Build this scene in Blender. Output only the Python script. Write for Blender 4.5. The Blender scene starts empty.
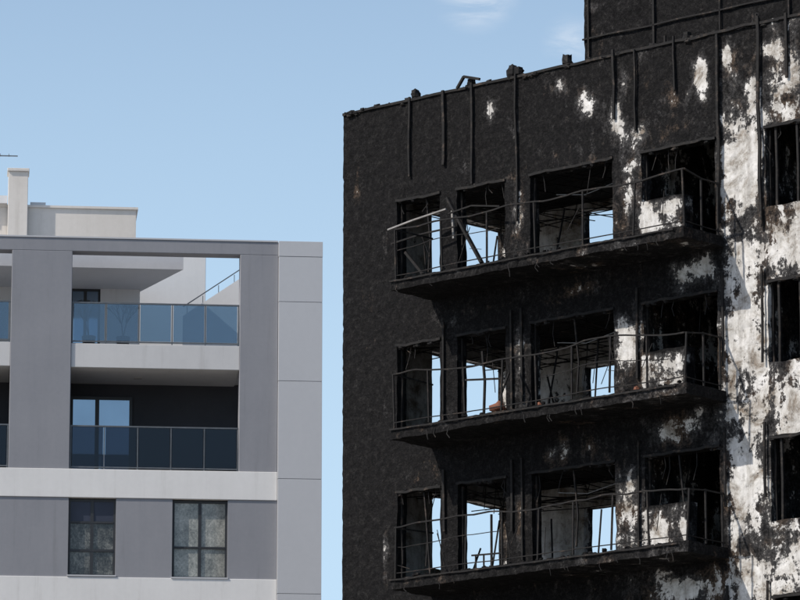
import bpy, math, random
from mathutils import Vector, noise
random.seed(7)
col=bpy.context.collection
sc=bpy.context.scene
# ---------------------------------------------------------------- helpers
class MB:
    def __init__(s): s.v=[];s.f=[];s.b=[]
    def box(s,x0,x1,y0,y1,z0,z1,b=0.0):
        i=len(s.v)
        s.v+=[(x0,y0,z0),(x1,y0,z0),(x1,y1,z0),(x0,y1,z0),(x0,y0,z1),(x1,y0,z1),(x1,y1,z1),(x0,y1,z1)]
        s.b+=[b]*8
        s.f+=[(i,i+3,i+2,i+1),(i+4,i+5,i+6,i+7),(i,i+1,i+5,i+4),(i+1,i+2,i+6,i+5),(i+2,i+3,i+7,i+6),(i+3,i,i+4,i+7)]
    def bar(s,p,q,w,h=None,b=0.0):
        p=Vector(p);q=Vector(q);d=q-p
        if d.length<1e-6:return
        d.normalize()
        a=Vector((0,0,1)) if abs(d.z)<.9 else Vector((0,1,0))
        x=d.cross(a).normalized();y=x.cross(d).normalized()
        h=h or w
        i=len(s.v)
        for P in(p,q):
            for sx,sy in((-1,-1),(1,-1),(1,1),(-1,1)):
                s.v.append(tuple(P+x*sx*w/2+y*sy*h/2));s.b.append(b)
        s.f+=[(i,i+1,i+2,i+3),(i+7,i+6,i+5,i+4),(i,i+4,i+5,i+1),(i+1,i+5,i+6,i+2),(i+2,i+6,i+7,i+3),(i+3,i+7,i+4,i)]
    def poly(s,pts,w,h=None,b=0.0):
        for a,c in zip(pts[:-1],pts[1:]): s.bar(a,c,w,h,b)
    def lump(s,c,r,b=0.0,sq=(1,1,1)):
        n=7;m=5;i0=len(s.v);sd=random.random()*100
        for j in range(m+1):
            th=math.pi*j/m
            for k in range(n):
                ph=2*math.pi*k/n
                d=Vector((math.sin(th)*math.cos(ph),math.sin(th)*math.sin(ph),math.cos(th)))
                rr=r*(1+.7*noise.noise(d*1.7+Vector((sd,0,0))))
                s.v.append((c[0]+d.x*rr*sq[0],c[1]+d.y*rr*sq[1],c[2]+d.z*rr*sq[2]));s.b.append(b)
        for j in range(m):
            for k in range(n):
                a=i0+j*n+k;e=i0+j*n+(k+1)%n
                s.f.append((a,a+n,e+n,e))
    def obj(s,name,mat,parent=None,attr=True,smooth=False):
        me=bpy.data.meshes.new(name);me.from_pydata(s.v,[],s.f);me.validate()
        if attr:
            at=me.attributes.new("burn",'FLOAT','POINT')
            if len(me.vertices)==len(s.b): at.data.foreach_set("value",s.b)
        me.materials.append(mat);me.update()
        if smooth:
            me.polygons.foreach_set("use_smooth",[True]*len(me.polygons))
        o=bpy.data.objects.new(name,me);col.objects.link(o)
        if parent:o.parent=parent
        return o
def lines(a0,a1,extra,cell,fine=None):
    xs=set([round(a0,4),round(a1,4)]+[round(x,4) for x in extra if a0<x<a1])
    xs=sorted(xs);out=[]
    for p,q in zip(xs[:-1],xs[1:]):
        c=cell if (fine is None or q>fine) else .7
        n=max(1,round((q-p)/c))
        out+=[p+(q-p)*i/n for i in range(n)]
    out.append(xs[-1]);return out
def wall(mb,axis,a0,a1,z0,z1,holes,d0,d1,cell,dispf=None,burnf=None,fine=None,disp_back=False):
    A=lines(a0,a1,[h[0] for h in holes]+[h[1] for h in holes],cell)
    zz=[h[2] for h in holes]+[h[3] for h in holes]+([fine] if fine else [])
    Z=lines(z0,z1,zz,cell,fine)
    def solid(i,j):
        if i<0 or j<0 or i>=len(A)-1 or j>=len(Z)-1:return False
        a=(A[i]+A[i+1])/2;z=(Z[j]+Z[j+1])/2
        for h in holes:
            if h[0]<a<h[1] and h[2]<z<h[3]:return False
        return True
    idx={}
    def V(i,j,k):
        if (i,j,k) in idx:return idx[(i,j,k)]
        a,z=A[i],Z[j];d=d0 if k==0 else d1
        if dispf:
            da,dd,dz=dispf(a,z,k)
            a+=da;z+=dz;d+=dd
        mb.v.append((a,d,z) if axis=='u' else (d,a,z))
        mb.b.append(burnf(a,z,k) if burnf else 0)
        idx[(i,j,k)]=len(mb.v)-1;return idx[(i,j,k)]
    for i in range(len(A)-1):
        for j in range(len(Z)-1):
            if not solid(i,j):continue
            mb.f.append((V(i,j,0),V(i+1,j,0),V(i+1,j+1,0),V(i,j+1,0)))
            mb.f.append((V(i,j,1),V(i,j+1,1),V(i+1,j+1,1),V(i+1,j,1)))
            if not solid(i-1,j):mb.f.append((V(i,j,0),V(i,j+1,0),V(i,j+1,1),V(i,j,1)))
            if not solid(i+1,j):mb.f.append((V(i+1,j,0),V(i+1,j,1),V(i+1,j+1,1),V(i+1,j+1,0)))
            if not solid(i,j-1):mb.f.append((V(i,j,0),V(i,j,1),V(i+1,j,1),V(i+1,j,0)))
            if not solid(i,j+1):mb.f.append((V(i,j+1,0),V(i+1,j+1,0),V(i+1,j+1,1),V(i,j+1,1)))
# ---------------------------------------------------------------- materials
def newmat(name):
    m=bpy.data.materials.new(name);m.use_nodes=True
    nt=m.node_tree;return m,nt,nt.nodes["Principled BSDF"]
def N(nt,t,**kw):
    n=nt.nodes.new(t)
    for k,v in kw.items():setattr(n,k,v)
    return n
def nz(nt,vec,scale,detail=8,rough=.6,dist=0):
    n=N(nt,"ShaderNodeTexNoise");n.inputs["Scale"].default_value=scale;n.inputs["Detail"].default_value=detail
    n.inputs["Roughness"].default_value=rough;n.inputs["Distortion"].default_value=dist
    nt.links.new(vec,n.inputs["Vector"]);return n.outputs["Fac"]
def mth(nt,op,a,b=None,c=None):
    n=N(nt,"ShaderNodeMath",operation=op)
    for i,x in enumerate((a,b,c)):
        if x is None:continue
        if isinstance(x,(int,float)):n.inputs[i].default_value=x
        else:nt.links.new(x,n.inputs[i])
    return n.outputs[0]
def ramp(nt,fac,stops,interp='LINEAR'):
    r=N(nt,"ShaderNodeValToRGB");r.color_ramp.interpolation=interp
    el=r.color_ramp.elements
    while len(el)<len(stops):el.new(.5)
    for e,(p,c) in zip(el,stops):
        e.position=p;e.color=(*c,1) if len(c)==3 else c
    nt.links.new(fac,r.inputs[0]);return r.outputs[0]
def mixc(nt,f,a,b,bt='MIX'):
    n=N(nt,"ShaderNodeMix",data_type='RGBA',blend_type=bt)
    for s,x in((0,f),(6,a),(7,b)):
        if isinstance(x,(int,float)):n.inputs[s].default_value=x
        elif isinstance(x,tuple):n.inputs[s].default_value=(*x,1)
        else:nt.links.new(x,n.inputs[s])
    return n.outputs[2]
def sstep(nt,x,a,b):
    n=N(nt,"ShaderNodeMapRange",interpolation_type='SMOOTHSTEP')
    nt.links.new(x,n.inputs[0]);n.inputs[1].default_value=a;n.inputs[2].default_value=b;return n.outputs[0]
def mapped(nt,scale):
    tc=N(nt,"ShaderNodeTexCoord");mp=N(nt,"ShaderNodeMapping");mp.inputs["Scale"].default_value=scale
    nt.links.new(tc.outputs["Object"],mp.inputs[0]);return mp.outputs[0]
def bump(nt,h,strength,dist,bsdf):
    b=N(nt,"ShaderNodeBump");b.inputs["Strength"].default_value=strength;b.inputs["Distance"].default_value=dist
    nt.links.new(h,b.inputs["Height"]);nt.links.new(b.outputs[0],bsdf.inputs["Normal"])

def burned_mat():
    m,nt,bs=newmat("burned_wall")
    V=mapped(nt,(1,1,1));VS=mapped(nt,(2.2,2.2,.35));VH=mapped(nt,(1,1,.75));VT=mapped(nt,(5,5,.5))
    at=N(nt,"ShaderNodeAttribute",attribute_name="burn").outputs["Fac"]
    n1=nz(nt,VH,1.5,12,.72,.4);n2=nz(nt,V,7,10,.7);ns=nz(nt,VS,1.6,8,.65);nf=nz(nt,V,38,6,.7)
    n6=nz(nt,V,3.6,12,.74,.2);nm=nz(nt,V,17,8,.75);nst=nz(nt,VT,1.0,8,.7)
    t=mth(nt,'MULTIPLY_ADD',mth(nt,'SUBTRACT',n1,.5),1.6,at)
    t=mth(nt,'MULTIPLY_ADD',mth(nt,'SUBTRACT',n6,.5),1.1,t)
    t=mth(nt,'MULTIPLY_ADD',mth(nt,'SUBTRACT',nm,.5),.5,t)
    t=mth(nt,'MULTIPLY_ADD',mth(nt,'SUBTRACT',ns,.5),.8,t)
    mask=sstep(nt,t,.53,.59);halo=sstep(nt,t,.16,.56)
    n3=nz(nt,V,1.9,12,.72,.5)
    plaster=ramp(nt,n3,[(.34,(.16,.125,.095)),(.41,(.30,.275,.245)),(.47,(.47,.455,.43)),(.58,(.62,.61,.595))])
    pd=ramp(nt,nz(nt,V,11,12,.8),[(.36,(.36,.345,.33)),(.48,(1,1,1))])
    plaster=mixc(nt,.7,plaster,pd,'MULTIPLY')
    ps=ramp(nt,nst,[(.38,(.45,.43,.41)),(.53,(1,1,1))])
    plaster=mixc(nt,.55,plaster,ps,'MULTIPLY')
    soot=ramp(nt,n2,[(.3,(.0035,.0035,.004)),(.52,(.0085,.0083,.0088)),(.7,(.020,.0195,.0195))])
    sg=ramp(nt,nf,[(.35,(.4,.4,.4)),(.68,(1.7,1.67,1.63))])
    sm=ramp(nt,nm,[(.38,(.45,.45,.46)),(.5,(1,1,1)),(.66,(2.2,2.15,2.1))])
    soot=mixc(nt,.85,soot,sg,'MULTIPLY');soot=mixc(nt,.8,soot,sm,'MULTIPLY')
    n5=nz(nt,V,.9,8,.65,.3)
    brn=mixc(nt,sstep(nt,n5,.48,.62),(.056,.055,.056),(.080,.058,.043))
    hb=mixc(nt,.6,brn,sg,'MULTIPLY');hb=mixc(nt,.5,hb,sm,'MULTIPLY')
    soot=mixc(nt,mth(nt,'MULTIPLY',mth(nt,'POWER',halo,1.9),.9),soot,hb)
    c=mixc(nt,mask,soot,plaster)
    nt.links.new(c,bs.inputs["Base Color"]);bs.inputs["Roughness"].default_value=.9
    bs.inputs["Specular IOR Level"].default_value=.12
    h=mth(nt,'ADD',mth(nt,'MULTIPLY',n2,.5),mth(nt,'MULTIPLY',nf,.35))
    h=mth(nt,'ADD',h,mth(nt,'MULTIPLY',nm,.6))
    h=mth(nt,'MULTIPLY',h,mth(nt,'SUBTRACT',1.15,mask))
    h=mth(nt,'ADD',h,mth(nt,'MULTIPLY',mask,.45))
    bump(nt,h,.8,.04,bs)
    return m
M_burn=burned_mat()
def char_metal():
    m,nt,bs=newmat("charred_metal");V=mapped(nt,(1,1,1))
    c=ramp(nt,nz(nt,V,5,8,.7),[(.35,(.006,.006,.007)),(.56,(.014,.013,.0125)),(.72,(.08,.06,.048))])
    nt.links.new(c,bs.inputs["Base Color"]);bs.inputs["Roughness"].default_value=.75;bs.inputs["Specular IOR Level"].default_value=.2
    bump(nt,nz(nt,V,30,5),.5,.01,bs);return m
M_char=char_metal()
def simple(name,c1,c2,scale=3,rough=.8,metal=0,bs_=.15,bd=.01,stretch=(1,1,1)):
    m,nt,bs=newmat(name);V=mapped(nt,stretch)
    a=nz(nt,V,scale,8,.6);b=nz(nt,mapped(nt,(1,1,1)),scale*14,6,.6)
    f=mth(nt,'MULTIPLY_ADD',b,.35,mth(nt,'MULTIPLY',a,.65))
    c=ramp(nt,f,[(.36,c1),(.64,c2)])
    nt.links.new(c,bs.inputs["Base Color"]);bs.inputs["Roughness"].default_value=rough;bs.inputs["Metallic"].default_value=metal
    bump(nt,b,bs_,bd,bs);return m
def weathered(name,c1,c2):
    """render with faint vertical rain streaks and blotches"""
    m,nt,bs=newmat(name);V=mapped(nt,(1,1,1));VT=mapped(nt,(3.5,3.5,.25))
    a=nz(nt,V,.45,8,.6);b=nz(nt,V,9,6,.6);s_=nz(nt,VT,1,8,.65)
    f=mth(nt,'ADD',mth(nt,'MULTIPLY',a,.5),mth(nt,'ADD',mth(nt,'MULTIPLY',b,.2),mth(nt,'MULTIPLY',s_,.3)))
    c=ramp(nt,f,[(.38,c1),(.6,c2)])
    st=ramp(nt,s_,[(.30,(.86,.85,.84)),(.42,(1,1,1))])
    c=mixc(nt,.7,c,st,'MULTIPLY')
    nt.links.new(c,bs.inputs["Base Color"]);bs.inputs["Roughness"].default_value=.9
    bump(nt,nz(nt,V,60,3),.12,.006,bs);return m
M_ash=simple("ash_metal",(.13,.125,.12),(.26,.25,.24),4,.6)
M_rust=simple("rust_pot",(.10,.035,.018),(.2,.07,.035),6,.8)
M_grey=weathered("grey_render",(.215,.22,.24),(.25,.254,.274))
M_white=weathered("white_render",(.63,.62,.605),(.70,.69,.675))
M_slab=weathered("slab_render",(.49,.485,.485),(.55,.545,.54))
M_warm=weathered("warm_render",(.56,.52,.47),(.65,.61,.56))
M_cool=simple("cool_render",(.48,.49,.51),(.54,.55,.57),.6,.9)
M_panel=simple("metal_panel",(.44,.445,.46),(.47,.475,.49),.5,.5,.0,stretch=(1,1,.3))
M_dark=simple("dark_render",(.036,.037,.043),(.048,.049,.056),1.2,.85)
M_soff=simple("soffit",(.32,.31,.30),(.37,.36,.35),1,.9)
M_frame=simple("window_frame",(.018,.019,.022),(.028,.03,.033),4,.45)
M_blind=simple("roller_blind",(.02,.026,.045),(.028,.035,.06),3,.5)
M_rail=simple("steel_rail",(.09,.10,.11),(.14,.15,.16),8,.45,.3)
M_soil=simple("planter",(.10,.09,.08),(.14,.13,.12),6,.9)
M_twig=simple("twig",(.04,.032,.025),(.07,.055,.04),6,.9)
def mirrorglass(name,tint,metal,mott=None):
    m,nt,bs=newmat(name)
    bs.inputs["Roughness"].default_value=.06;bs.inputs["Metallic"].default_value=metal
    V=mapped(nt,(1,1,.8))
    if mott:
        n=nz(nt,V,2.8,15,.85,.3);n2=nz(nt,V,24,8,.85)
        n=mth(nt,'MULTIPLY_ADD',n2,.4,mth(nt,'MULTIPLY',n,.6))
        c=ramp(nt,n,[(.42,mott[0]),(.5,mott[1]),(.58,mott[2])])  # mottled reflections of the surroundings, painted into the pane colour
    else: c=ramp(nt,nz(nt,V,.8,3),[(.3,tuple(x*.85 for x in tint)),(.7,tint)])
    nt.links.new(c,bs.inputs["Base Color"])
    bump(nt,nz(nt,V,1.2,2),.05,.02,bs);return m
M_gsky=mirrorglass("window_glass_sky",(.28,.37,.47),.85)
M_gdark=mirrorglass("window_glass_dark",(.1,.1,.1),.1,((.010,.011,.013),(.06,.062,.06),(.20,.195,.175)))  # dark pane; mirrored trees painted in as mottled base colour
M_greflpaint=mirrorglass("window_glass_painted_reflection",(.1,.1,.1),.05,((.11,.115,.11),(.24,.245,.225),(.40,.395,.36)))  # beige mottling is painted reflections of trees and buildings
def railglass(name,tint,gloss,fac):
    m=bpy.data.materials.new(name);m.use_nodes=True;nt=m.node_tree;nt.nodes.clear()
    o=N(nt,"ShaderNodeOutputMaterial");tr=N(nt,"ShaderNodeBsdfTransparent");tr.inputs[0].default_value=(*tint,1)
    gl=N(nt,"ShaderNodeBsdfGlossy");gl.inputs[0].default_value=(*gloss,1);gl.inputs[1].default_value=.08
    mx=N(nt,"ShaderNodeMixShader");mx.inputs[0].default_value=fac
    nt.links.new(tr.outputs[0],mx.inputs[1]);nt.links.new(gl.outputs[0],mx.inputs[2]);nt.links.new(mx.outputs[0],o.inputs[0]);return m
M_rglass=railglass("railing_glass",(.40,.50,.58),(.55,.66,.78),.17)
M_rglass2=railglass("railing_glass_smoked",(.30,.33,.38),(.4,.45,.52),.06)
# ================================================================= BURNED BUILDING
bb=math.radians(41.2)
B=bpy.data.objects.new("burned_apartment_building",None);col.objects.link(B)
B.location=(-1.128,86,0);B.rotation_euler=(0,0,-bb)   # local x along facade, local y into the building
FH=2.9;S0=19.87;S=[S0-FH*k for k in range(7)]
TOP=23.76;UE=17.0
def G(u,z,l):
    s=0
    for(a,b,ru,rz,w) in l:
        d=((u-a)/ru)**2+((z-b)/rz)**2
        if d<9:s+=w*math.exp(-d)
    return s
blobs=[(1.12,20.8,.10,.45,.5),(1.12,14.8,.10,.8,.55),(1.1,17.6,.08,.4,.35),(3.85,23.2,.16,.35,.6),(4.4,22.8,.2,.3,.4),
 (6.25,22.95,.25,.32,.6),(6.95,22.6,.25,.5,.5),(7.15,23.3,.15,.3,.55),(8.97,23.0,.2,.4,.85),(9.5,23.3,.12,.25,.6),
 (5.5,23.4,.2,.15,.3),(10.6,23.2,.5,.2,.4),(10.1,22.4,.3,.4,.3),(11.0,22.7,.4,.3,.35),(8.2,22.6,.5,.3,.3),
 (7.17,21.0,.35,.8,.42),(7.17,18.1,.35,.7,.45),(7.17,15.1,.35,.8,.48),(9.85,21.0,.45,.8,.5),(9.8,19.4,.5,.4,.12),(10.0,18.0,.5,.8,.42),
 (9.8,15.3,.5,1.0,.42),(9.5,16.6,.2,.5,.3),(11.0,19.4,.6,.4,.45),(11.0,16.4,.6,.5,.45),(11.0,13.7,.6,.4,.4),(9.9,13.3,.5,.6,.4),
 (8.7,19.35,.6,.25,.48),(8.2,16.4,.7,.3,.45),(8.3,13.4,.7,.3,.5),(7.5,22.2,.4,.2,.3),(5.9,19.3,.6,.2,.3),(5.6,16.3,.6,.2,.25),(2.7,20.9,.1,.6,.2),
 (4.5,18.0,.15,.8,.45),(4.5,15.1,.15,.8,.35),(4.5,21.0,.15,.8,.4),(3.3,22.2,.2,.2,.2),(2.75,17.8,.1,.7,.3),(2.75,15,.1,.6,.25),
 (2.6,19.2,.5,.2,.25),(2.2,16.4,.6,.2,.25),(3.6,13.4,.6,.2,.25)]
def burnf(u,z,k):
    if k==1:return .34
    b=-.03
    b+=.20*min(1,max(0,(u-2.0)/3.5)) + .06*min(1,max(0,(u-7)/2)) + (.19 if u>9.35 else 0)
    if u>11.5:b+=.15*noise.noise(Vector((u,z,3)))
    if z>22.2:b-=.06
    if z<12:b-=.05
    for s in S[:4]:
        if 7.5<u<8.5 and s<z<s+.93:b+=.34
    return b+G(u,z,blobs)+.16*noise.noise(Vector((u*.8,z*.8,1.3)))
def dispf(u,z,k):
    p=Vector((u,z,0))
    e=.025*noise.noise(p*3.1);f=.025*noise.noise(p*3.1+Vector((9,4,2)))
    top=1 if z>TOP-.02 else 0
    dz=f+(top*(.09*noise.noise(Vector((u*2.5,1,5)))+.06*noise.noise(Vector((u*9,1,5)))))
    if k==1:return(e,0,dz)
    d=-.012*noise.fractal(p*1.6,1.0,2.0,4)-.012*noise.noise(p*7)
    if 9.4<u<10.35:d+=.03
    if u<.02:d=0;e=.015*noise.noise(Vector((3,z*2.5,1)))+.02*noise.noise(Vector((3,z*9,1)))
    return(e,d,dz)
holes=[]
for k,s in enumerate(S):
    holes+=[(1.42,2.53,s+.2,s+1.88),(2.97,4.18,s+.02,s+1.88),(4.81,6.82,s+.02,s+1.88),(8.5,9.25,s+.02,s+1.88),(7.52,8.5,s+.95,s+1.88),
            (10.4,12.1,s+.38,s+1.93),(12.9,14.2,s+.4,s+1.9),(14.9,16.3,s+.4,s+1.9)]
mb=MB();wall(mb,'u',0,UE,0,TOP,holes,0,.28,.085,dispf,burnf,fine=12.6)
mb.obj("facade_wall",M_burn,B)
eh=[]
for k,s in enumerate(S):
    eh.append((2.35,4.75,s+.8,s+2.3))
mb=MB();wall(mb,'n',.30,5.3,0,TOP,eh,0.02,.30,.25,lambda a,z,k:(.03*noise.noise(Vector((a*3,z*3,8))),.0,.03*noise.noise(Vector((a*3,z*3,18)))),lambda a,z,k:(.9 if k==1 else .2)+.25*noise.noise(Vector((a,z,2))),fine=12.6)
mb.obj("flank_wall",M_burn,B)
bh=[]
for k,s in enumerate(S):
    bh.append((2.02,3.3,s+.5,s+(2.5 if k==0 else 2.14)))
mb=MB();wall(mb,'u',.32,7.1,0,TOP,bh,5.3,5.02,.25,lambda a,z,k:(.03*noise.noise(Vector((a*3,z*3,8))),0,.03*noise.noise(Vector((a*3,z*3,18)))),lambda a,z,k:(.85 if k==1 else .2)+.3*noise.noise(Vector((a,z,2))),fine=12.6)
mb.obj("rear_wall",M_burn,B)
mb=MB()
pb=lambda a,z,k:.42+.2*noise.noise(Vector((a,z,7)))
wall(mb,'n',.30,12,0,TOP-.9,[],7.12,7.3,.5,None,pb)
wall(mb,'n',.30,12,0,TOP-.9,[],9.95,10.1,.5,None,pb)
wall(mb,'n',.30,12,0,TOP,[],UE-.3,UE-.02,.5,None,pb)
wall(mb,'u',7.32,UE-.32,0,TOP,[],12.3,12.02,.5,None,pb)
wall(mb,'n',5.32,12,TOP-.9,TOP,[],7.0,7.2,.5,None,pb)
mb.obj("partition_walls",M_burn,B)
mb=MB()
for s in S+[S0+FH]:
    mb.box(.31,7.11,.285,5.01,s-.26,s-.01,.15);mb.box(7.31,9.94,.285,12.0,s-.26,s-.01,.15);mb.box(10.11,UE-.31,.285,12.0,s-.26,s-.01,.15)
mb.obj("floor_slabs",M_burn,B)
# balconies
for k,s in enumerate(S):
    mb=MB();a0,a1=2.3,9.42
    nu=90;nn=12
    def ed(i,j,t):
        u=a0+(a1-a0)*i/nu;n=-1.2+1.2*j/nn
        p=Vector((u,n,k*7.0+t))
        u2=u+.02*noise.noise(p*5)*(1 if i in(0,nu) else .2)
        n2=n+(.03*noise.noise(p*4)+.02*noise.noise(p*13))*(1 if j==0 else .2)
        z=s-.02 if t==1 else s-.22+.02*noise.noise(p*2.4)+.016*noise.noise(p*9)-.025*noise.noise(Vector((u*.5,k*4.,1)))
        if t==1:z+=.018*noise.noise(p*4)+.014*noise.noise(p*11)-.025*noise.noise(Vector((u*.5,k*4.,1)))
        return(u2,n2,z)
    for t in(0,1):
        for i in range(nu+1):
            for j in range(nn+1):
                mb.v.append(ed(i,j,t));mb.b.append((.2 if t==1 else .05)+(.22 if t==0 and i>nu*.5 else 0)+(.05 if j==0 else 0))
    I=lambda i,j,t:t*(nu+1)*(nn+1)+i*(nn+1)+j
    for i in range(nu):
        for j in range(nn):
            mb.f.append((I(i,j,1),I(i+1,j,1),I(i+1,j+1,1),I(i,j+1,1)));mb.f.append((I(i,j,0),I(i,j+1,0),I(i+1,j+1,0),I(i+1,j,0)))
        mb.f.append((I(i,0,0),I(i+1,0,0),I(i+1,0,1),I(i,0,1)))
    for j in range(nn):
        mb.f.append((I(0,j,0),I(0,j,1),I(0,j+1,1),I(0,j+1,0)));mb.f.append((I(nu,j,0),I(nu,j+1,0),I(nu,j+1,1),I(nu,j,1)))
    for q in range(40):
        u=random.uniform(2.4,9.3);r=random.uniform(.015,.06)
        mb.lump((u,random.uniform(-1.17,-.8),s+r*.3),r,.15,(1.3,1,.8))
    mb.obj("balcony_slab",M_burn,B)
    r=MB();H=1.0
    random.seed(50+k)
    def rp(u,h,n=-1.13):
        sag=.12*noise.noise(Vector((u*.6,k*5.,h)))+.03*noise.noise(Vector((u*2.2,k*5.,h)))
        return(u,n+.09*noise.noise(Vector((u*.5,k*3.,h+4))),s+h+sag*(1 if h>.3 else .25))
    segs=36
    for h,w in((H,.034),(.10,.022)):
        r.poly([rp(2.36+(9.36-2.36)*i/segs,h) for i in range(segs+1)],w,w*.8)
        r.poly([rp(9.36,h),(9.37,-.6,s+h-.02),(9.37,-.02,s+h-.02)],w,w*.8)
    r.poly([rp(2.36,H),(2.36,-.02,s+H)],.028)
    r.poly([rp(2.36+2.6*i/12,.62) for i in range(13)] if k!=1 else [rp(6+3.*i/12,.55) for i in range(13)],.014)
    u=2.36
    while u<9.4:
        r.bar(rp(u,0),rp(u+random.uniform(-.05,.05),H),.03,.03)
        u+=(.875 if k else 1.166)
    for n in(-.6,-.1):r.bar((9.37,n,s),(9.37,n,s+H),.03)
    for q in range(9):
        u=random.uniform(2.5,9);h=random.uniform(.0,.4)
        r.bar(rp(u,h),rp(u+random.uniform(-.35,.35),random.uniform(.2,1.0)),.011)
    for q in range(14):
        u=random.uniform(2.4,9.3);L=random.uniform(.05,.22);dx=random.uniform(-.08,.08)
        r.poly([(u,-1.19,s-.14),(u+dx,-1.2,s-.16-L*.6),(u+dx*.4+.03,-1.19,s-.16-L)],random.uniform(.008,.018))
    r.poly([(u_,-1.23,s-.05-.02*noise.noise(Vector((u_*2,k*2.,3)))) for u_ in [2.3+.3*i for i in range(24)]],.02,.03)
    r.obj("balcony_railing",M_char,B)
random.seed(11)
r=MB()
for u,zb in((1.78,22.2),(2.65,22.3),(3.38,21.8),(4.5,20.9),(6.9,22.5),(7.42,22.2),(8.35,22.8),(9.36,20.1),(10.3,19.9),(10.95,22.6),(11.9,22),(12.6,19)):
    w=random.uniform(.03,.06);pts=[];z=TOP+random.uniform(-.05,.14);x=u
    while z>zb:
        pts.append((x,-.045+.02*noise.noise(Vector((z,u,0))),z));z-=.35;x=u+.045*noise.noise(Vector((z*1.1,u,7)))
    pts.append((u,-.04,zb));r.poly(pts,w,.04)
for s in S[1:]:
    for u in(2.65,4.35,4.6,7.4,9.4,10.3):
        z0=s+random.uniform(-.1,1.);r.poly([(u+.02*noise.noise(Vector((z,u,1))),-.04,z) for z in (z0,z0+.5,z0+1.0,s+2.2)],random.uniform(.03,.055),.035)
for s in S:
    for(a,b_) in((1.4,2.55),(2.95,4.2),(4.79,6.84),(7.5,9.27),(10.38,12.1)):
        n=int((b_-a)/.15)+1
        r.poly([(a+(b_-a)*i/n,-.01,s+1.89+.035*noise.noise(Vector((a+i*.6,s,0)))) for i in range(n+1)],.045,.05)
        for q in range(8):
            r.lump((random.uniform(a,b_),.02,s+1.88+random.uniform(-.04,.03)),random.uniform(.025,.055),0,(1.4,1,.9))
        for u in(a+.05,b_-.05):
            r.poly([(u+.03*noise.noise(Vector((q*1.,u,s))),.12,s+.05+q*.36) for q in range(6)],.04,.05)
        if random.random()<.5:
            m=(a+b_)/2+random.uniform(-.2,.3);r.poly([(m,.12,s+.4),(m+.05,.12,s+1.),(m-.03,.1,s+1.85)],.03)
        for q in range(3):
            u=random.uniform(a,b_);L=random.uniform(.15,.6);r.poly([(u,.08,s+1.88),(u+random.uniform(-.08,.08),.06,s+1.88-L*.5),(u+random.uniform(-.12,.12),.05,s+1.88-L)],.013)
    for u in(10.62,11.1):r.poly([(u,.05,s+.36),(u+.02,.04,s+1.1),(u,.05,s+1.93)],.045)
    for q in range(11):
        n=.5+q*.42;r.poly([(.4,n,s+2.3+random.uniform(-.25,.1)),(2.5,n+.1,s+2.2+random.uniform(-.3,.15)),(4.6,n,s+2.2+random.uniform(-.3,.15)),(7.0,n,s+2.3+random.uniform(-.2,.1))],.018)
    for q in range(14):
        u=.6+q*.47;r.poly([(u,.35,s+2.05+random.uniform(-.2,.2)),(u+random.uniform(-.2,.2),2.6,s+2.15+random.uniform(-.2,.2)),(u,4.9,s+2.2)],.017)
    for q in range(12):
        u=random.uniform(.6,7);n=random.uniform(.4,4);r.bar((u,n,s+2.5),(u+random.uniform(-.3,.3),n+random.uniform(-.2,.2),s+random.uniform(1.4,2.1)),.012)
    for q in range(6):
        u=random.uniform(7.4,9.5);n=random.uniform(.4,2);r.bar((u,n,s+2.5),(u+random.uniform(-.5,.5),n,s+random.uniform(1.4,2.1)),.018)
    for q in range(4):
        u=random.uniform(1.5,6.8);r.bar((u,random.uniform(.2,.8),s),(u+random.uniform(-.3,.3),random.uniform(.3,1.2),s+random.uniform(.5,1.9)),.025)
s=S[0];r.poly([(2.9,-.2,s+1.7),(3.35,-.25,s+1.0),(3.85,-.3,s+.25)],.08,.05);r.poly([(1.9,-.3,s+.75),(2.4,-.3,s+.2)],.05)
r.poly([(1.45,-.2,s+1.0),(2.3,-.3,s+1.05),(3.1,-.2,s+1.1)],.03);r.poly([(3.0,-.3,s+1.35),(3.6,-.3,s+1.42),(4.3,-.3,s+1.3)],.03)
s=S[2]
for u in(3.5,3.7,3.9,4.1):r.bar((u,-.1,s),(u,-.1,s+.45),.025)
r.bar((3.4,-.1,s+.45),(4.18,-.1,s+.42),.03);r.bar((3.85,-.05,s),(3.85,-.05,s+1.2),.035)
s=S[1];r.poly([(3.62,.0,s),(3.66,.0,s+.9),(3.6,.0,s+1.5)],.04);r.bar((3.1,0,s+1.0),(4.15,0,s+.9),.035);r.poly([(4.3,-.5,s+.1),(4.6,-.4,s+.9),(4.45,-.3,s+1.2)],.03)
random.seed(5)
for u in [x*.12 for x in range(140)]:
    r.lump((u+random.uniform(-.1,.1),random.uniform(-.02,.2),TOP+random.uniform(-.06,.035)),random.uniform(.03,.10),0,(1.3,1,.7))
for u,h in((1.85,.2),(3.3,.17),(4.35,.26),(4.5,.2),(5.72,.22),(8.6,.15),(10.2,.2)):
    r.lump((u,.05,TOP+h*.45),h*.62,0,(.8,.8,1.0));r.box(u-.05,u+.05,0,.12,TOP-.05,TOP+h)
r.poly([(3.0,-.02,TOP+.02),(3.2,-.05,TOP+.22),(3.6,-.05,TOP+.1)],.05)
r.poly([(i*.4,-.01,TOP+.04*noise.noise(Vector((i*.7,2,2)))) for i in range(43)],.05,.05)
r.obj("charred_frames",M_char,B)
r=MB()
s=S[0];r.poly([(1.5,-.35,s+1.25),(2.2,-.4,s+1.33),(2.95,-.3,s+1.45)],.05,.03);r.bar((2.95,-.12,s+1.45),(2.97,-.1,s+.9),.04)
for s in S[:3]:
    r.poly([(5.05,.5,s+1.55),(5.6,.7,s+1.5),(6.3,.7,s+1.62)],.014)
r.obj("bent_light_frames",M_ash,B)
r=MB();s=S[1];r.lump((4.75,-.9,s+.13),.14,0,(1.2,1,.9));r.lump((5.5,-.6,s+.1),.08,0)
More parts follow.
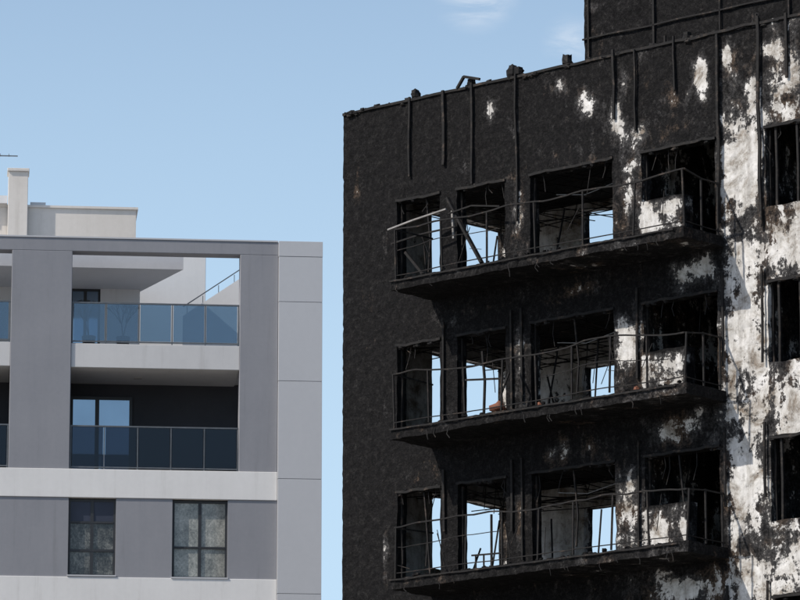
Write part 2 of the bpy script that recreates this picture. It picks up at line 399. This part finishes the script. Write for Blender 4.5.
r.lump((7.9,-.7,s+.1),.07);r.obj("scorched_plant_pots",M_rust,B,smooth=True)
r=MB();random.seed(3)
for s in S[:5]:
    for q in range(70):
        rr=random.uniform(.04,.15);r.lump((random.uniform(1.4,9.2),random.uniform(.35,1.5),s+rr*.5),rr,.3,(1.2,1.2,.8))
r.obj("rubble",M_burn,B)
# penthouse storey
mb=MB()
def pd(u,z,k):
    p=Vector((u,z,40));return(.03*noise.noise(p*3) if u>5.3 else .04*noise.noise(p*4),(-.02*noise.fractal(p*1.8,1,2,4) if k==0 else 0),0)
wall(mb,'u',5.22,UE,22.9,29.5,[(13,14.3,25,27)],1.2,1.5,.12,pd,lambda u,z,k:.05+.25*noise.noise(Vector((u,z,3))))
wall(mb,'n',1.52,9,22.9,29.5,[],5.24,5.5,.5,None,lambda a,z,k:.1)
mb.box(5.25,UE,1.51,9,29.2,29.45)
mb.box(5.52,UE,8.7,8.98,22.9,29.1)
mb.obj("upper_storey",M_burn,B)
r=MB()
for i in range(7):
    u=5.35+i*1.6;r.poly([(u+.03*noise.noise(Vector((z,u,2))),1.16,z) for z in(22.9,24,25,26,27.5,29.4)],random.uniform(.025,.045),.03)
for z in(24.6,26.2):
    r.poly([(5.2+i*.8,1.16,z+.05*noise.noise(Vector((i*1.,z,2)))) for i in range(15)],.03,.03)
r.box(6.3,6.6,.6,.8,22.9,24.0);r.bar((7.5,.8,22.9),(7.5,.8,24.2),.04)
r.obj("upper_storey_rails",M_char,B)

# ================================================================= LEFT BUILDING
la=math.radians(5.6)
Lb=bpy.data.objects.new("modern_apartment_building",None);col.objects.link(Lb)
Lb.location=(-1.938,108,0);Lb.rotation_euler=(0,0,la)
W=-24.0
RT=26.13
def part(name,boxes,mat,bevel=.0):
    m=MB()
    for b_ in boxes:m.box(*b_)
    o=m.obj(name,mat,Lb,attr=False)
    if bevel:
        md=o.modifiers.new("b",'BEVEL');md.width=bevel;md.segments=2
    return o
bays=[(-6.2,-2.04),(-11.85,-7.69),(-17.5,-13.34)]
pill=[(-2.04,-1.09),(-7.69,-6.2),(-13.34,-11.85),(W,-17.5)]
bx=[]
for a,b_ in pill:bx.append((a,b_,0,.45,20.33,25.8))
bx.append((W,-1.09,0,.45,25.8,RT))
part("grey_frame",bx,M_grey,.012)
part("parapet_cap",[(W,-1.10,-.02,.47,RT+.002,RT+.04)],M_panel)
part("terrace_slab",[(a+.002,b_-.002,.04,4.0,22.88,23.48) for a,b_ in bays]+[(a-.1,b_+.1,.455,4.0,22.92,23.44) for a,b_ in pill],M_slab,.01)
part("white_band",[(W,-1.092,-.03,.45,19.62,20.328)],M_white,.01)
wins=[(-6.2,-5.04,17.68,19.60,'d'),(-3.66,-2.3,17.66,19.60,'c'),(-10.5,-9.0,17.66,19.60,'c'),(-14,-12.6,17.66,19.6,'d')]
m=MB();wall(m,'u',W,-1.092,17.66,19.618,[(w[0],w[1],17.6,19.62) for w in wins],0,.35,1.5);m.obj("window_storey_wall",M_grey,Lb,attr=False)
part("lower_white_band",[(W,-1.092,-.03,.45,16.45,17.658)],M_white,.01)
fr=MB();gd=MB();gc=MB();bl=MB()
def window(a,b_,z0,z1,y,kind,mull=.5):
    t=.06
    for x0,x1,zz0,zz1 in((a,a+t,z0,z1),(b_-t,b_,z0,z1),(a+t,b_-t,z1-t,z1),(a+t,b_-t,z0,z0+t)):fr.box(x0,x1,y-.03,y+.06,zz0,zz1)
    m_=a+(b_-a)*mull;fr.box(m_-.04,m_+.04,y-.035,y+.055,z0+t,z1-t)
    g={'d':gd,'c':gc}.get(kind)
    zt=z1-t
    if kind=='d':
        bl.box(a+t,b_-t,y-.015,y+.04,z1-.55,z1-t);zt=z1-.55;fr.box(a+t,b_-t,y-.04,y+.05,z1-.60,z1-.55)
        fr.box(a+t,b_-t,y-.04,y+.05,z1-1.3,z1-1.24)
    else: fr.box(a+t,b_-t,y-.04,y+.05,z0+.75,z0+.80)
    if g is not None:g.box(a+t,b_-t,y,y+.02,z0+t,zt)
for w in wins:window(w[0],w[1],w[2],w[3],.14,w[4])
part("window_sills",[(w[0]-.02,w[1]+.02,-.05,.2,w[2]-.01,w[2]+.025) for w in wins],M_panel)
m=MB();hs=[]
for f in range(5):
    z0=16.45-3.0*(f+1)
    for w in wins:
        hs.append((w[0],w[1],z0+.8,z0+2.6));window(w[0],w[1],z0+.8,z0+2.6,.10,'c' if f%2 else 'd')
wall(m,'u',W,-1.092,0,16.448,hs,0,.35,1.5);m.obj("lower_storeys_wall",M_grey,Lb,attr=False)
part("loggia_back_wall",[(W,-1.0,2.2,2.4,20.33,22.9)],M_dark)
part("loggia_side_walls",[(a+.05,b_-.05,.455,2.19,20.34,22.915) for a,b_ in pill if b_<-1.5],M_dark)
part("loggia_floor",[(W,-1.1,.455,2.19,20.0,20.325)],M_soff)
part("loggia_soffit_lights",[(-4.6,-4.4,1.2,1.35,22.85,22.878)],M_soff)
gs=MB()
for x0 in(-6.15,-11.8):
    a,b_=x0,x0+1.55;z0,z1=20.36,22.54
    for q in((a,a+.07,z0,z1),(b_-.07,b_,z0,z1),(a+.07,b_-.07,z1-.07,z1),(a+.07,b_-.07,z0,z0+.07)):fr.box(q[0],q[1],2.10,2.19,q[2],q[3])
    mm=(a+b_)/2-.1;fr.box(mm-.05,mm+.05,2.09,2.18,z0+.07,z1-.07)
    gs.box(a+.07,b_-.07,2.14,2.16,z0+.07,z1-.07)
rg=MB();rr=MB();rg2=MB()
for a,b_ in bays:
    for zb,zt in((23.49,24.5),(20.34,21.4)):
        y=.10
        n=5;p=[a+.03+(b_-a-.06)*i/n for i in range(n+1)]
        for x in p:rr.box(x-.014,x+.014,y-.025,y+.025,zb-.15 if zb>23 else zb,zt)
        rr.box(a+.01,b_-.01,y-.03,y+.03,zt,zt+.035)
        rr.box(a+.01,b_-.01,y-.02,y+.02,zb+.04,zb+.07)
        for x0,x1 in zip(p[:-1],p[1:]):(rg if zb>23 else rg2).box(x0+.03,x1-.03,y-.006,y+.006,zb+.08,zt-.005)
rg.obj("railing_glass",M_rglass,Lb,attr=False);rg2.obj("railing_glass_smoked",M_rglass2,Lb,attr=False);rr.obj("railing_posts",M_rail,Lb,attr=False)
pz=[0,3,6,9,12,14.4,17.3,20.15,22.6,24.6,25.75]
part("pier_panels",[(-1.085,0,-.12,.9,a+.006,b_-.006) for a,b_ in zip(pz[:-1],pz[1:])]+[(-1.09,.005,-.125,.92,25.756,26.14)],M_panel,.004)
part("pier_core",[(-1.08,-.01,-.112,.88,0,26.0)],M_rail)
m=MB()
wall(m,'u',W,-4.37,23.49,25.72,[(-6.15,-5.38,23.49,25.8)],4.0,4.2,2);m.obj("penthouse_wall",M_white,Lb,attr=False)
window(-6.15,-5.38,23.5,25.72,4.08,'x',.5);gs.box(-6.09,-5.44,4.08,4.1,23.56,25.66)
m=MB()
pts=[(W,1.5),(-3.38,1.5),(-4.37,4.3),(W,4.3)]
m.v=[(x,y,25.72) for x,y in pts]+[(x,y,26.12) for x,y in pts];m.b=[0]*8
m.f=[(0,3,2,1),(4,5,6,7),(0,1,5,4),(1,2,6,5),(2,3,7,6),(3,0,4,7)]
m.obj("penthouse_canopy",M_cool,Lb,attr=False)
part("stair_block",[(-4.36,-2.63,5.0,9,23.49,26.88)],M_white,.01)
part("roof_volume",[(W,-4.45,5.2,10,26.13,28.1),(W,-4.40,5.15,10.05,28.1,28.16)],M_warm)
part("roof_volume_vent",[(-7.2,-6.8,5.3,5.8,28.16,28.27),(-10,-7.8,5.0,5.4,28.16,28.36)],M_white)
part("chimney",[(-7.78,-7.27,4.95,5.14,26.1,29.0),(-7.81,-7.24,4.9,5.6,29.0,29.08),(-7.78,-7.27,5.16,5.55,28.17,29.0)],M_warm,.01)
m=MB();m.v=[(-3.3,3,23.49),(-1.5,3,23.49),(-1.5,3,26.1),(-3.3,3,24.85),(-3.3,3.2,23.49),(-1.5,3.2,23.49),(-1.5,3.2,26.1),(-3.3,3.2,24.85)];m.b=[0]*8
m.f=[(0,1,2,3),(5,4,7,6),(3,2,6,7),(1,5,6,2),(0,3,7,4)];m.obj("stair_parapet",M_white,Lb,attr=False)
rr=MB();rr.bar((-3.3,3.1,25.1),(-1.5,3.1,26.35),.025)
for i in range(5):rr.bar((-3.2+i*.4,3.1,24.8+i*.28),(-3.2+i*.4,3.1,25.12+i*.28),.018)
rr.bar((-8.6,5,28.1),(-8.6,5,30),.04);rr.bar((-9.2,5,29.42),(-7.55,5,29.42),.025)
for i in range(7):rr.bar((-9.1+i*.22,4.85,29.44),(-9.1+i*.22,5.15,29.44),.012)
rr.obj("antenna_and_handrail",M_rail,Lb,attr=False)
part("building_core",[(W,-.02,.93,2.0,0,20.0),(W,-.02,2.42,14,0,22.9),(W,-.02,4.02,14,22.9,23.48),(W,-1.1,.46,.92,0,19.6)],M_grey)
fr.obj("window_frames",M_frame,Lb,attr=False);gd.obj("window_glass_dark",M_gdark,Lb,attr=False);gc.obj("window_glass_reflection_painted",M_greflpaint,Lb,attr=False)
gs.obj("balcony_door_glass",M_gsky,Lb,attr=False);bl.obj("roller_blinds",M_blind,Lb,attr=False)
random.seed(21)
for i,(u,hh) in enumerate(((-5.75,1.25),(-4.9,1.15))):
    P=bpy.data.objects.new("potted_shrub",None);col.objects.link(P)
    P.location=Lb.matrix_basis@Vector((u,.7,23.49));P.rotation_euler=(0,0,la)
    m=MB();n=10
    for z,rad in((0,.13),(.3,.18)):
        for j in range(n):m.v.append((rad*math.cos(j*2*math.pi/n),rad*math.sin(j*2*math.pi/n),z));m.b.append(0)
    m.f=[(j,(j+1)%n,n+(j+1)%n,n+j) for j in range(n)]+[tuple(range(n,2*n))]
    m.obj("pot",M_soil,P,attr=False)
    t=MB()
    def br(p,d,l,w,dep):
        q=p+d*l;t.bar(p,q,w)
        if dep==0:return
        for _ in range(3):
            nd=(d+Vector((random.uniform(-.6,.6),random.uniform(-.5,.5),random.uniform(-.1,.4)))).normalized();br(q,nd,l*.72,w*.65,dep-1)
    for _ in range(4):br(Vector((0,0,.28)),Vector((random.uniform(-.35,.35),random.uniform(-.2,.2),1)).normalized(),hh*.3,.024,3)
    t.obj("bare_branches",M_twig,P,attr=False)

# ================================================================= GROUND
def sheet(name,x0,x1,y0,y1,z,mat):
    me=bpy.data.meshes.new(name);me.from_pydata([(x0,y0,z),(x1,y0,z),(x1,y1,z),(x0,y1,z)],[],[(0,1,2,3)]);me.materials.append(mat)
    o=bpy.data.objects.new(name,me);col.objects.link(o);return o
sheet("ground",-3000,3000,-3000,3000,0,simple("paving_ground",(.22,.205,.18),(.29,.27,.24),.4,.95))
sheet("road",-400,400,8,20,.004,simple("asphalt",(.045,.045,.047),(.06,.06,.06),2,.95))
m=MB()
for i in range(-40,40):m.box(i*9,i*9+4,13.93,14.07,.006,.010)
m.obj("lane_markings",simple("road_paint",(.7,.7,.68),(.8,.8,.78),3),None,attr=False)
m=MB();m.box(-400,400,7.8,8,0,.13);m.box(-400,400,20,20.2,0,.13);m.obj("kerb",simple("kerb_stone",(.3,.3,.29),(.38,.38,.37),3),None,attr=False)

# ================================================================= CAMERA, SKY, SUN
cam=bpy.data.objects.new("camera",bpy.data.cameras.new("camera"));col.objects.link(cam)
cam.location=(0,0,1.6);cam.rotation_euler=(math.pi/2+math.atan(950/4444),0,0)
cam.data.lens=200;cam.data.sensor_width=36;cam.data.clip_end=8000;cam.data.clip_start=.5;sc.camera=cam
el=math.radians(42);azv=Vector((-.91,-.41)).normalized()
w=bpy.data.worlds.new("World");sc.world=w;w.use_nodes=True
nt=w.node_tree;bg=nt.nodes["Background"];sk=nt.nodes.new("ShaderNodeTexSky");sk.sky_type='NISHITA';sk.sun_disc=False
sk.sun_elevation=el;sk.sun_rotation=math.atan2(azv.x,azv.y);sk.dust_density=1.2
tc=N(nt,"ShaderNodeTexCoord")
# thin atmospheric haze, denser toward the horizon
sx=N(nt,"ShaderNodeSeparateXYZ");nt.links.new(tc.outputs["Generated"],sx.inputs[0])
hz=mth(nt,'MULTIPLY',sstep(nt,sx.outputs["Z"],.38,.11),.92)
sky=mixc(nt,hz,sk.outputs[0],(3.75,5.15,6.5))
mp2=N(nt,"ShaderNodeMapping");mp2.inputs["Scale"].default_value=(60,20,160);nt.links.new(tc.outputs["Generated"],mp2.inputs[0])
cn2=nz(nt,mp2.outputs[0],1.0,9,.62,.6)
def spot(px,py,rad):
    v=300-py;f=4444.;c_,s_=math.cos(math.atan(950/4444)),math.sin(math.atan(950/4444))
    d=Vector((px-400,f*c_-v*s_,f*s_+v*c_)).normalized()
    vd=N(nt,"ShaderNodeVectorMath",operation='DISTANCE');nt.links.new(tc.outputs["Generated"],vd.inputs[0]);vd.inputs[1].default_value=d
    return sstep(nt,vd.outputs["Value"],rad,0)
reg=mth(nt,'MAXIMUM',spot(475,-14,.012),mth(nt,'MULTIPLY',spot(572,42,.008),.4))
cf=mth(nt,'MULTIPLY',mth(nt,'MULTIPLY',reg,sstep(nt,cn2,.3,.7)),.9)
cl=mixc(nt,cf,sky,(6.3,6.5,6.8))
nt.links.new(cl,bg.inputs[0]);bg.inputs[1].default_value=.15
Sn=bpy.data.lights.new("sun",'SUN');Sn.energy=4.6;Sn.angle=math.radians(.5);Sn.color=(1,.93,.84)
so=bpy.data.objects.new("sun",Sn);col.objects.link(so)
so.rotation_euler=Vector((azv.x*math.cos(el),azv.y*math.cos(el),math.sin(el))).to_track_quat('Z','Y').to_euler()
sc.view_settings.view_transform='Standard';sc.view_settings.look='None';sc.view_settings.exposure=0
